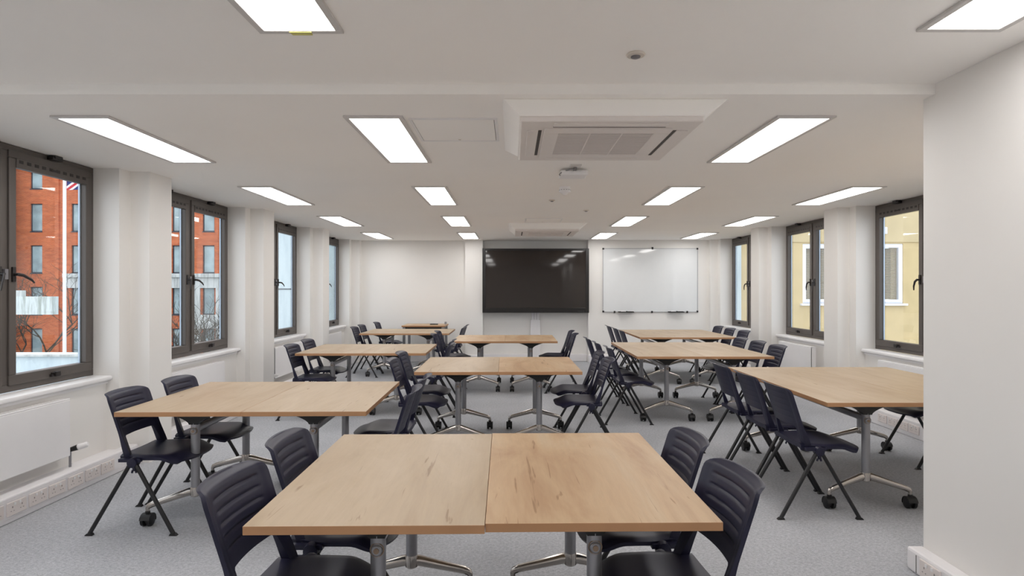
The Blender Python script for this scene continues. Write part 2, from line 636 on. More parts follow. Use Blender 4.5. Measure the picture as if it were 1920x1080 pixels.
# ------------------------------------------------------------------ windows
def make_window(idx, side, xw, y_far, xin, xap, name=None):
    """double casement. side: -1 left wall (room is towards +x), +1 right wall."""
    s = -side                                    # direction into the room
    root = empty('window_%d' % idx, (xw, y_far - WW / 2, 0.755))
    struct(root)
    H = ZC - 0.757
    hw = WW / 2 - 0.003

    def bx(m, d0, d1, y0, y1, z0, z1, mi=0):
        a, b = sorted((s * d0, s * d1))
        m.box(a, b, y0, y1, z0, z1, mi)
    f = MB()
    fw = .052
    bx(f, -.07, 0, -hw, hw, 0, fw)
    bx(f, -.07, 0, -hw, hw, H - .045, H)
    bx(f, -.07, 0, -hw, -hw + fw, fw, H - .045)
    bx(f, -.07, 0, hw - fw, hw, fw, H - .045)
    bx(f, -.07, 0, -.036, .036, fw, H - .045)
    f.build('window_frame', FRAME, root, bevel=.004)
    for q in (-1, 1):
        y0, y1 = (-hw + fw - .01, -.028) if q < 0 else (.028, hw - fw + .01)
        sw = .058
        z0, z1 = fw - .008, H - .045 + .008
        sm = MB()
        bx(sm, -.055, .014, y0, y1, z0, z0 + sw + .012)
        bx(sm, -.055, .014, y0, y1, z1 - .052, z1)
        bx(sm, -.055, .014, y0, y0 + sw, z0 + sw + .012, z1 - .052)
        bx(sm, -.055, .014, y1 - sw, y1, z0 + sw + .012, z1 - .052)
        sash = sm.build('sash', FRAME, root, bevel=.005)
        g = MB()
        bx(g, -.030, -.026, y0 + sw - .004, y1 - sw + .004, z0 + sw + .008, z1 - .10)
        g.build('glass_pane', GLASS, sash)
        sp = MB()     # pale spacer bar round the double glazing
        for (a, b, c, d) in ((y0 + sw - .001, y0 + sw + .011, z0 + sw + .01, z1 - .1), (y1 - sw - .011, y1 - sw + .001, z0 + sw + .01, z1 - .1)):
            bx(sp, -.044, -.031, a, b, c, d)
        sp.build('glazing_spacer', plainspacer, sash)
        v = MB()      # slotted trickle vent along the head
        bx(v, -.02, .020, y0 + sw - .004, y1 - sw + .004, z1 - .115, z1 - .050)
        vent = v.build('trickle_vent', FRAME, sash, bevel=.003)
        n = 10
        vs_ = MB()
        L = (y1 - y0 - 2 * sw)
        for i in range(n):
            c = y0 + sw + L * (i + .5) / n
            bx(vs_, .0195, .0215, c - L / n * .26, c + L / n * .26, z1 - .082, z1 - .060)
        bx(vs_, .0195, .024, (y0 + y1) / 2 - .035, (y0 + y1) / 2 + .035, z1 - .080, z1 - .066)
        vs_.build('vent_slot', FRAMED, vent)
        # cockspur handle beside the mullion
        hy = y0 + sw * .5 if q > 0 else y1 - sw * .5
        hz = H * .475
        hm = MB()
        bx(hm, .013, .026, hy - .013, hy + .013, hz - .05, hz + .05)
        hm.tube([(s * .024, hy, hz), (s * .055, hy, hz)], .010, 10)
        hm.tube([(s * .050, hy, hz), (s * .062, hy + q * .03, hz - .006), (s * .062, hy + q * .10, hz - .035), (s * .060, hy + q * .125, hz - .055)] if q > 0 and side < 0 else
                [(s * .050, hy, hz), (s * .062, hy + q * .015, hz - .02), (s * .064, hy + q * .030, hz - .07), (s * .060, hy + q * .034, hz - .11)],
                [.011, .011, .009, .006], 10, rx=.7)
        hm.build('handle', FRAMED, sash, smooth=True)
        cm = MB()
        cy = (y0 + y1) / 2
        bx(cm, .013, .035, cy - .045, cy + .045, z0 + .012, z0 + .030)
        bx(cm, .030, .050, cy - .022, cy + .022, z0 + .010, z0 + .048)
        bx(cm, .013, .040, cy - .030, cy + .030, z0 + .032, z0 + .042)
        cm.build('catch', FRAMED, sash, bevel=.003)
        tm = MB()
        bx(tm, .0, .045, cy - .05, cy + .05, H - .032, H - .006)
        bx(tm, .0, .055, cy - .035, cy + .035, H - .02, H + .001)
        tm.build('restrictor', FRAMED, sash, bevel=.003)
    # grey keep between the handles
    km = MB()
    bx(km, 0, .022, -.014, .014, H * .475 - .035, H * .475 + .035)
    km.build('keep', GREYP, root, bevel=.003)
    # moulded sill with rounded nose
    sl = MB()
    d_nose = abs(xin - xw) - .045 + .065
    dn = abs(xap - xw) + .045
    prof = [(.0, -.018), (dn - .012, -.018), (dn, -.012), (dn + .004, 0.0), (dn, .012), (dn - .012, .018 - .012), (0, .010)]
    prof = [(0.002, -.042), (dn - .010, -.042), (dn + .002, -.034), (dn + .006, -.021), (dn + .002, -.008), (dn - .010, -.002), (0.002, -.001)]
    ya, yb = -hw, hw
    vs, fs = [], []
    k = len(prof)
    for y in (ya, yb):
        for d, z in prof:
            vs.append((s * d, y, z))
    for i in range(k):
        fs.append((i, (i + 1) % k, k + (i + 1) % k, k + i))
    fs.append(tuple(range(k - 1, -1, -1))); fs.append(tuple(range(k, 2 * k)))
    sl.add(vs, fs)
    bx(sl, abs(xap - xw) - .01, abs(xap - xw) + .014, -hw, hw, -.066, -.040)
    sl.build('window_sill', TRIMW, root, fix=True, smooth=True)
    return root


plainspacer = plain('pale_spacer_bar', srgb(190, 205, 222), 0.4, 0.3)
idx = 1
for e in sorted(LW)[1:] + sorted(LW)[:1]:
    make_window(idx, -1, XLW, e, XL, -3.30); idx += 1
for e in sorted(RW):
    make_window(idx, +1, XRW, e, XR, 4.17); idx += 1


# ------------------------------------------------------------------ radiators
def make_radiator(side, xf, y0, y1, zt, zb, label, valve_far=True):
    s = -side
    root = empty('radiator', (xf - s * .07, (y0 + y1) / 2, zb))
    tag(root, label, 'radiator', None)
    h = zt - zb
    L = (y1 - y0) / 2
    # local x: 0 = back, s*.07 = front
    a, b = sorted((s * .050, s * .070))
    MB().box(a, b, -L, L, 0, h - .006).build('front_panel', TRIMW, root, bevel=.006)
    a, b = sorted((s * .0, s * .014))
    MB().box(a, b, -L + .01, L - .01, .01, h - .02).build('rear_panel', TRIMW, root, bevel=.004)
    g = MB()
    a, b = sorted((s * .0, s * .066))
    for c in (-L, L - .006):
        MB().box(a, b, c, c + .006, .02, h).build('side_panel', TRIMW, root)
    t = MB()
    a, b = sorted((s * .002, s * .070))
    t.box(a, b, -L, L, h - .006, h + .002)
    n = int(L * 2 / .03)
    t.build('top_grille', TRIMW, root, bevel=.002)
    sl = MB()
    for i in range(n):
        c = -L + .02 + i * .03
        a, b = sorted((s * .012, s * .056))
        sl.box(a, b, c, c + .016, h + .0015, h + .003)
    sl.build('grille_slot', LFRAME, root)
    ext = .027
    for c in (-L * .6, L * .6):
        a, b = sorted((-s * ext, s * .002))
        MB().box(a, b, c - .015, c + .015, .05, h - .06).build('bracket', TRIMW, root)
    q = 1 if valve_far else -1
    v = MB()
    v.tube([(s * .03, q * (L - .01), .03), (s * .03, q * (L + .055), .03)], .011, 10)
    v.tube([(s * .03, q * (L + .05), .04), (s * .03, q * (L + .05), -(zb - .149))], .0085, 10)
    vo = v.build('valve_pipe', ALU, root, smooth=True)
    c = MB()
    c.tube([(s * .028, q * (L + .05), .03), (s * .075, q * (L + .065), .045)], [.016, .021], 14)
    c.build('valve_collar', BLACKP, vo, smooth=True)
    hd = MB()
    hd.tube([(s * .073, q * (L + .0645), .0445), (s * .08, q * (L + .066), .047), (s * .13, q * (L + .081), .062), (s * .138, q * (L + .083), .0645)], [.016, .022, .021, .014], 14)
    hd.build('valve_head', TRIMW, vo, smooth=True)
    return root


make_radiator(-1, -3.20, 3.02, 4.33, .66, .245, 'white panel radiator under the large left window beside the nearest left table')
make_radiator(-1, -3.20, 5.62, 6.66, .655, .245, 'white panel radiator under the left window showing the bare tree')
make_radiator(-1, -3.20, 8.08, 9.12, .66, .245, 'white panel radiator under the third left window, behind two navy chairs', False)
make_radiator(-1, -3.20, 10.35, 11.22, .66, .245, 'white panel radiator under the farthest left window')
make_radiator(1, 3.99, 7.98, 8.95, .68, .245, 'white panel radiator under the middle right window, beside the second right table', False)
make_radiator(1, 3.99, 5.50, 6.52, .68, .245, 'white panel radiator under the nearest right window, partly behind the near wall', False)


# ------------------------------------------------------------------ ceiling fittings
def make_light(x, y, z, label):
    """flush LED panel; x, y centre; local z down from the ceiling"""
    root = empty('ceiling_light', (x, y, z))
    tag(root, label, 'ceiling light', 'recessed ceiling light panels')
    w, l, b = .141, .588, .028
    f = MB()
    for (x0, x1, y0, y1) in ((-w - b, w + b, -l - b, -l), (-w - b, w + b, l, l + b), (-w - b, -w, -l, l), (w, w + b, -l, l)):
        f.box(x0, x1, y0, y1, -.012, 0.0)
    f.build('light_frame', LFRAME, root, bevel=.0025)
    MB().box(-w, w, -l, l, -.005, -.002).build('diffuser', PANEL, root)
    return root


rowY = [4.0 + 2.31 * k for k in range(4)]
colX = [(-2.453, 'far left'), (-.79, 'centre left'), (1.672, 'centre right'), (3.41, 'far right')]
rown = ['nearest row past the ceiling step', 'second row past the ceiling step', 'third row past the ceiling step', 'row closest to the back wall']
for j, y in enumerate(rowY):
    for i, (x, cn) in enumerate(colX):
        if j == 0:
            rn = 'nearest row beyond the ceiling step'
        elif j == 3:
            rn = 'row closest to the screen wall'
        else:
            rn = ['', 'second row beyond the ceiling step', 'third row beyond the ceiling step'][j]
        make_light(x, y, ZC, 'lit rectangular ceiling panel in the %s, %s line' % (rn, cn))
make_light(-.845, 1.79, ZN, 'large lit ceiling panel with a yellow sticker, cut by the top edge, left')
make_light(1.785, 1.775, ZN, 'large lit ceiling panel cut by the top edge, above the near right wall')
make_light(-2.45, 1.79, ZN, 'lit ceiling panel overhead at far left, before the ceiling step')
for x, w in ((-2.45, 'left'), (-.845, 'centre'), (1.785, 'right')):  # row out of view, added for the light it gives
    make_light(x, -.9, ZN, 'unseen lit ceiling panel added behind the viewpoint, %s' % w)

sx = (565 - 960) * 2.394 / 1120
st = MB().hexa([(sx - .045, 2.383, ZN - .0145), (sx + .045, 2.383, ZN - .0145), (sx + .04, 2.412, ZN - .0145), (sx - .04, 2.412, ZN - .0145)],
               [(sx - .045, 2.383, ZN - .0122), (sx + .045, 2.383, ZN - .0122), (sx + .04, 2.412, ZN - .0122), (sx - .04, 2.412, ZN - .0122)]).build('sticker', YELLOW)
tag(st, 'small yellow sticker on the edge of the large ceiling light panel', 'sticker')


def cassette(y0, label1):
    """tapered box-out with a four-way ceiling cassette"""
    root = empty('air_conditioner', (0.52, y0 + .5, ZC))
    tag(root, label1, 'air conditioner', 'ceiling air conditioners')
    D = ZC - 2.318
    tx0, tx1, ty0, ty1 = -.57, .60, -.47, .68
    bx0, bx1, by0, by1 = -.475, .475, -.475, .46
    m = MB()
    ins = .006
    m.hexa([(bx0 - ins, by0 - ins, -D + .028), (bx1 + ins, by0 - ins, -D + .028), (bx1 + ins, by1 + ins, -D + .028), (bx0 - ins, by1 + ins, -D + .028)],
           [(tx0, ty0, 0), (tx1, ty0, 0), (tx1, ty1, 0), (tx0, ty1, 0)])
    m.build('bulkhead', CEIL, root, bevel=.004)
    f = MB()
    f.box(bx0, bx1, by0, by1, -D, -D + .03)
    f.build('fascia', ACW, root, bevel=.008)
    # raised inner border
    cx, cy = (bx0 + bx1) / 2, (by0 + by1) / 2
    b = MB()
    o, i = .345, .262
    for (x0, x1, y0_, y1_) in ((-o, o, -o, -i), (-o, o, i, o), (-o, -i, -i, i), (i, o, -i, i)):
        b.box(cx + x0, cx + x1, cy + y0_, cy + y1_, -D - .009, -D + .002)
    b.build('grille_frame', ACW, root, bevel=.004)
    MB().box(cx - i, cx + i, cy - i, cy + i, -D - .006, -D + .002).build('intake_grille', GRILLE, root)
    g = MB()
    for k in (-.088, .088):
        g.box(cx + k - .004, cx + k + .004, cy - i, cy + i, -D - .0085, -D - .004)
    for k in range(26):
        yy = cy - i + .01 + k * (2 * i - .02) / 25
        g.box(cx - i, cx + i, yy - .0012, yy + .0012, -D - .0075, -D - .004)
    g.build('grille_bar', ACW, root)
    # four louvres with dark slots
    for q in range(4):
        rot = Matrix.Rotation(q * PI / 2, 4, 'Z')
        def tp(pts):
            return [tuple(Vector((cx, cy, 0)) + rot @ Vector(p)) for p in pts]
        d = MB()
        y_a, y_b = -.376, -.358
        d.hexa(tp([(-.30, y_a, -D - .0015), (.30, y_a, -D - .0015), (.30, y_b, -D - .0015), (-.30, y_b, -D - .0015)]),
               tp([(-.30, y_a, -D + .002), (.30, y_a, -D + .002), (.30, y_b, -D + .002), (-.30, y_b, -D + .002)]))
        d.build('outlet_slot', SLOT, root)
        lv = MB()
        lv.hexa(tp([(-.30, -.437, -D - .006), (.30, -.437, -D - .006), (.30, -.378, -D - .004), (-.30, -.378, -D - .004)]),
                tp([(-.30, -.437, -D + .001), (.30, -.437, -D + .001), (.30, -.376, -D + .001), (-.30, -.376, -D + .001)]))
        lv.build('louvre', ACW, root, bevel=.002)
    return root


cassette(3.06, 'white ceiling air conditioner in a tapered box-out, large, just beyond the ceiling step')
cassette(8.80, 'white ceiling air conditioner in a box-out, distant one near the screen')


def access_panel(x0, x1, y0, y1, label):
    root = empty('access_panel', ((x0 + x1) / 2, (y0 + y1) / 2, ZC))
    tag(root, label, 'access panel')
    a, b = (x1 - x0) / 2, (y1 - y0) / 2
    f = MB()
    t = .018
    for q in ((-a, a, -b, -b + t), (-a, a, b - t, b), (-a, -a + t, -b + t, b - t), (a - t, a, -b + t, b - t)):
        f.box(*q, -.006, 0)
    f.build('panel_frame', TRIMW, root, bevel=.0015)
    MB().box(-a + t, a - t, -b + t, b - t, -.001, 0).build('shadow_gap', SLOT, root)
    MB().box(-a + t + .003, a - t - .003, -b + t + .003, b - t - .003, -.005, -.0005).build('panel_door', CEIL, root)
    MB().lathe([(.009, -.008), (.009, -.004)], (0, b - t - .03, 0), 12).build('lock', CREAM, root)


access_panel(-.60, -.085, 3.44, 3.96, 'square ceiling access hatch left of the large air conditioner')
access_panel(.18, .71, 8.26, 8.72, 'ceiling access hatch just before the distant air conditioner')


def spk(x, y, z, r, label, name='presence_sensor', cat='sensor'):
    root = empty(name, (x, y, z))
    tag(root, label, cat)
    MB().lathe([(r * .93, 0.0), (r, -.004), (r * .9, -.010), (r * .55, -.012)], seg=28).build('ring', CREAM, root, smooth=True, fix=True)
    MB().lathe([(r * .52, -.009), (r * .50, -.016), (r * .30, -.020)], seg=24).build('lens', GREYP, root, smooth=True, fix=True)


spk(.546, 2.638, ZN, .042, 'round cream ceiling sensor before the ceiling step')
spk(.44, 6.58, ZC, .035, 'small round ceiling sensor past the smoke detector, left one')
spk(.92, 7.42, ZC, .040, 'small round ceiling sensor right of and beyond the other one')

# smoke detector
r0 = empty('smoke_detector', ((1059 - 960) * 5.75 / 1120, 5.75, ZC))
tag(r0, 'white round smoke detector hanging from the ceiling past the white access point', 'smoke detector')
MB().lathe([(.050, 0), (.052, -.012), (.047, -.020)], seg=28).build('detector_base', TRIMW, r0, smooth=True, fix=True)
MB().lathe([(.042, -.020), (.056, -.024), (.056, -.040), (.050, -.052), (.032, -.058), (.020, -.074), (.008, -.080)], seg=28).build('detector_head', TRIMW, r0, smooth=True, fix=True)
m = MB()
for k in range(14):
    t = 2 * PI * k / 14
    c, s_ = math.cos(t), math.sin(t)
    p = Vector((c * .0555, s_ * .0555, -.032)); d = Vector((-s_, c, 0))
    m.tube([p - d * .006, p + d * .006], .0022, 6)
m.build('vent_slot', SLOT, r0)

# wifi access point hanging on a bracket with a cable
ay = 4.92
ax = (1075 - 960) * ay / 1120
r1 = empty('wifi_access_point', (ax, ay, ZC))
tag(r1, 'white flat wireless access point with a curled cable, under the ceiling past the air conditioner', 'access point')
MB().box(-.045, .045, -.22, -.13, -.010, 0).build('mount_plate', LFRAME, r1, bevel=.003)
MB().hexa([(-.012, -.10, -.030), (.012, -.10, -.030), (.012, -.08, -.030), (-.012, -.08, -.030)], [(-.012, -.17, -.004), (.012, -.17, -.004), (.012, -.14, -.004), (-.012, -.14, -.004)]).build('stem', GREYP, r1)
MB().box(-.115, .11, -.10, .085, -.062, -.020).build('housing', TRIMW, r1, bevel=.012)
MB().tube([(.01, -.15, -.012), (.0, -.13, -.022), (-.04, -.115, -.020), (-.08, -.09, -.030), (-.115, -.10, -.048), (-.124, -.10, -.062), (-.115, -.098, -.066)], .004, 8).build('cable', GREYP, r1, smooth=True)


# ------------------------------------------------------------------ screen and whiteboard
def at(px, py, Y):
    return ((px - 960) * Y / 1120, EYE - (py - 543) * Y / 1120)


sy = 11.80
root = empty('interactive_display', (.50, sy + .02, 1.0))
tag(root, 'large black switched-off interactive display on the back wall', 'screen')
ox, oz = .50, 1.0
xa, za = at(904.5, 466, sy); xb, zb = at(1104.5, 586.5, sy)
ia, iza = at(910.5, 470, sy); ib, izb = at(1098.5, 577.5, sy)
xa -= ox; xb -= ox; ia -= ox; ib -= ox
za -= oz; zb -= oz; iza -= oz; izb -= oz
m = MB()
m.box(xa, ia, -.02, .05, zb, za); m.box(ib, xb, -.02, .05, zb, za)
m.box(ia, ib, -.02, .05, iza, za); m.box(ia, ib, -.02, .05, zb, izb)
m.build('bezel', BEZEL, root, bevel=.004)
MB().box(ia, ib, -.010, .03, izb, iza).build('screen_glass', SCREEN, root)
MB().box(xa + .12, xb - .12, .03, .14, zb + .12, za - .12).build('rear_housing', BEZEL, root, bevel=.01)
lg = MB()
for i in range(6):
    lg.box(xb - .22 + i * .022, xb - .212 + i * .022, -.0225, -.019, zb + .028, zb + .034)
lg.build('control_button', GREYP, root)
# lifting column under the display
lp = empty('display_lift_column', ((1004 - 960) * 12.0 / 1120, 12.08, 0))
tag(lp, 'narrow white lift column standing under the black display', 'display stand')
MB().box(-.095, .095, -.05, .035, 0, .84).build('lower_column', PVC, lp, bevel=.004)
m = MB().box(-.073, .073, -.035, .035, .838, 1.6)
m.build('upper_column', PVC, lp, bevel=.004)
m = MB()
for c in (-.026, .026):
    m.box(c - .002, c + .002, -.0365, -.034, .845, 1.04)
m.build('groove', SLOT, lp)

wy = YB - .1
root = empty('whiteboard', ((1219 - 960) * wy / 1120, wy, .95))
tag(root, 'wide white magnetic whiteboard on the back wall right of the display', 'whiteboard')
wx, wz = root.location.x, .95
xa, za = at(1131, 466.5, wy); xb, zb = at(1307, 584, wy)
xa -= wx; xb -= wx; za -= wz; zb -= wz
MB().box(xa, xb, -.018, -.004, zb, za).build('board_surface', WBOARD, root)
m = MB()
t = .012
m.box(xa - t, xb + t, -.026, 0, za - .002, za + t); m.box(xa - t, xb + t, -.026, 0, zb - t, zb + .002)
m.box(xa - t, xa + .002, -.026, 0, zb, za); m.box(xb - .002, xb + t, -.026, 0, zb, za)
m.build('board_frame', WFRAME, root, bevel=.003)
for (x, z) in ((xa, za), (xb, za), (xa, zb), (xb, zb)):
    MB().box(x - .018, x + .018, -.030, -.001, z - .018, z + .018).build('corner_cap', BLACKP, root, bevel=.006)
for px, z, up in ((1223, za, 1), (1152, zb, -1), (1222, zb, -1), (1288, zb, -1)):
    x = (px - 960) * wy / 1120 - wx
    MB().box(x - .017, x + .017, -.030, 0, z - (.012 if up > 0 else .030), z + (.034 if up > 0 else .012)).build('fixing_clip', BLACKP, root, bevel=.004)
for px, which in ((1172.5, 'left'), (1266, 'right')):
    x = (px - 960) * wy / 1120
    tr = empty('pen_tray', (x, wy - .03, wz + zb - .006))
    tag(tr, 'small black pen tray clipped under the whiteboard, %s one' % which, 'pen tray', 'pen trays on the whiteboard')
    q = MB()
    q.box(-.155, .155, -.075, .0, -.012, -.004)
    q.box(-.155, .155, -.079, -.073, -.012, .006)
    q.box(-.155, .155, -.004, .002, -.012, .010)
    q.build('tray', BLACKP, tr, bevel=.002)
    er = empty('board_pen', (x - .04, wy - .068, wz + zb + .0035))
    tag(er, 'white board pen lying in the %s tray under the whiteboard' % which, 'pen', 'pens in the whiteboard trays')
    MB().tube([(-.06, 0, 0), (.04, 0, 0)], .0075, 10).build('pen_barrel', TRIMW, er, smooth=True)
    MB().tube([(.04, 0, 0), (.066, 0, 0)], .0082, 10).build('pen_cap', BLACKP, er, smooth=True)


# ------------------------------------------------------------------ tables
def make_table(L, W, wood, H=.73):
    """flip-top table; origin on the floor under its centre; length along y"""
    root = empty('flip_top_table')
    hl, hw = L / 2, W / 2 - .0002
    tt = .027
    m = MB()
    o = len(m.v)
    m.box(-hw, hw, -hl, hl, H - tt, H)
    m.m = [0, 0, 1, 1, 1, 1]
    m.build('tabletop', [wood, EDGE], root, bevel=.0012)
    py = hl - .21
    for s in (-1, 1):
        # post
        p = MB()
        p.tube([(0, s * py, .185), (0, s * py, .622)], .0262, 20, up=(0, 1, 0))
        p.build('post', ALU, root, smooth=True)
        # foot: hub and two cast arms sloping to the castors
        f = MB()
        f.tube([(0, s * py, .165), (0, s * py, .172), (0, s * py, .205), (0, s * py, .225)], [.022, .030, .031, .0275], 20, up=(0, 1, 0))
        for q in (-1, 1):
            ox = q * .268
            oy = s * (py + .045)
            pts = [(q * .008, s * py, .197), (q * .035, s * (py + .004), .194), (q * .12, s * (py + .018), .168), (ox - q * .03, oy - s * .004, .132), (ox - q * .006, oy, .120), (ox, oy, .108), (ox, oy, .086)]
            f.tube(pts, [.026, .025, .021, .0185, .0170, .0135, .0110], 12, rx=.85)
        f.build('foot', CHROME, root, smooth=True)
        for q in (-1, 1):
            c = castor_mb(q).build('castor', BLACKP, root, smooth=True, loc=(q * .268, s * (py + .045), 0))
        # black flip bracket: wide at the top, curving in to the post
        b = MB()
        n = 8
        P, Q = [], []
        for i in range(n + 1):
            t = i / n
            z = .7025 - .088 * t
            w = .027 + .20 * (1 - t) ** 1.7
            P.append([(-w, s * py - .026, z), (w, s * py - .026, z)])
            Q.append([(-w, s * py + .026, z), (w, s * py + .026, z)])
        b.sheet(P, Q)
        b.box(-.14, .14, s * py - .035, s * py + .035, .697, .7028)
        b.build('flip_bracket', BLACKP, root, fix=True)
        # release button on the outward face of the post
        k = MB()
        k.lathe([(.0185, 0), (.0185, -.006), (.015, -.009)], (0, s * py - .0235, .575), 20, axis='y') if s < 0 else \
            k.lathe([(.0185, 0), (.0185, .006), (.015, .009)], (0, s * py + .0235, .575), 20, axis='y')
        ko = k.build('release_button', ALU, root, fix=True)
        r_ = MB()
        yb = s * py + s * .0325
        r_.lathe([(.0095, 0), (.0095, s * .003)], (0, yb, .575), 16, axis='y')
        r_.build('button_core', BRASSY, ko, fix=True)
        rg = MB()
        pts = [(math.cos(t) * .0225, s * py + s * .0245 - s * .004 * abs(math.cos(t)), .575 + math.sin(t) * .0225) for t in [2 * PI * i / 20 for i in range(21)]]
        rg.tube(pts, .0022, 6, cap=False)
        rg.build('button_ring', BRASSY, ko)
    c = MB()
    c.tube([(0, -py, .585), (0, py, .585)], .024, 14, rx=.62)
    c.build('crossbeam', ALU, root, smooth=True)
    c = MB()
    for q in (-.10, .10):
        c.box(q - .012, q + .012, -py, py, .683, .702)
    c.build('rail', BLACKM, root, bevel=.003)
    return root


def castor_mb(q):
    m = MB()
    # twin wheels with a hood, trailing slightly
    for c in (-.019, .019):
        m.lathe([(.030, -.011), (.0375, -.008), (.0375, .008), (.030, .011)], (c, 0, .0375), 20, axis='x')
    m.tube([(-.010, 0, .0375), (.010, 0, .0375)], .022, 12)
    # hood
    P, Q = [], []
    for i in range(9):
        t = R(-20 + 190 * i / 8)
        y, z = math.cos(t), math.sin(t)
        P.append([(-.030, y * .0415, .0375 + z * .0415), (.030, y * .0415, .0375 + z * .0415)])
        Q.append([(-.030, y * .036, .0375 + z * .036), (.030, y * .036, .0375 + z * .036)])
    m.sheet(P, Q)
    m.tube([(0, 0, .070), (0, 0, .090)], .014, 12)
    return m


proto = {}
TABLES = []


def place_table(kind, wood, x, y, rz, label, group):
    key = (kind, wood)
    if key not in proto:
        L = {'short': 1.157, 'long': 1.75}[kind]
        t = make_table(L, .736, WOOD_W if wood == 'warm' else WOOD_P)
        index_kids()
        proto[key] = t
    else:
        t = copy_tree(proto[key])
    t.location = (x, y, 0)
    t.rotation_euler = (0, 0, rz)
    tag(t, label, 'table', group)
    TABLES.append(t)
    return t


def table_pair(kind, xl, xr_, yf, rz, woods, where, dyr=0.0):
    """two tops side by side; xl/xr outer edges at mid length, yf front edge"""
    L = {'short': 1.157, 'long': 1.75}[kind]
    cx = (xl + xr_) / 2
    cy = yf + L / 2
    for q, wd, sd in ((-1, woods[0], 'left'), (1, woods[1], 'right')):
        x = cx + q * .3685 * math.cos(rz)
        y = cy + q * .3685 * math.sin(rz) + (dyr if q > 0 else 0)
        place_table(kind, wd, x, y, rz, 'oak-topped castor table, %s half of the %s' % (sd, where), 'oak flip-top tables')


table_pair('short', -.828, .646, 1.825, R(.8), ('pale', 'warm'), 'nearest centre pair in the foreground', .012)
table_pair('short', -2.345, -.872, 3.515, R(1.0), ('pale', 'pale'), 'left pair nearest the large window')
table_pair('long', 2.006, 3.48, 3.80, 0, ('pale', 'pale'), 'right pair cut off by the near wall')
table_pair('short', -.850, .600, 5.225, R(.6), ('pale', 'warm'), 'second centre pair')
table_pair('short', -2.46, -.985, 6.745, R(1.0), ('pale', 'pale'), 'middle pair on the left side')
table_pair('long', 1.350, 2.824, 6.42, R(-.3), ('pale', 'pale'), 'middle pair on the right side')
table_pair('short', -.826, .626, 8.315, 0, ('warm', 'warm'), 'third centre pair before the display')
table_pair('short', -2.515, -1.035, 9.80, R(.5), ('pale', 'pale'), 'farthest pair on the left side')
table_pair('long', 1.935, 3.40, 9.00, 0, ('pale', 'pale'), 'farthest pair on the right side')

# slim desk against the back wall
t = empty('desk', (-1.665, 11.52, 0))
tag(t, 'narrow oak side desk with steel legs against the back wall', 'desk')
m = MB().box(-.405, .405, -.33, .33, .748, .775)
m.m = [0, 0, 1, 1, 1, 1]
m.build('desktop', [WOOD_W, EDGE], t, bevel=.001)
m = MB()
m.box(-.38, .38, -.30, -.28, .70, .748); m.box(-.38, .38, .28, .30, .70, .748)
m.box(-.38, -.36, -.28, .28, .70, .748); m.box(.36, .38, -.28, .28, .70, .748)
m.build('under_frame', BLACKM, t)
for a in (-.365, .365):
    for b in (-.285, .285):
        MB().box(a - .025, a + .025, b - .02, b + .02, 0, .748).build('leg', ALU, t, bevel=.004)
rc = MB()
rc.box(-.075, .075, -.028, .028, 0, .018)
rc.box(-.058, .02, -.018, .018, .017, .020)
tag(rc.build('remote_control', BLACKP, bevel=.005, loc=(-1.50, 11.50, .775)), 'small black remote control lying on the desk by the back wall', 'remote control')
cb = MB().box(-.02, .02, -.03, .03, -.004, .045)
tag(cb.build('cable_socket', ALU, bevel=.003, loc=(-1.29, 11.62, .779)), 'small grey desk socket box at the right end of the side desk', 'socket')


# ------------------------------------------------------------------ chairs
def smooth01(t):
    t = max(0., min(1., t))
    return t * t * (3 - 2 * t)


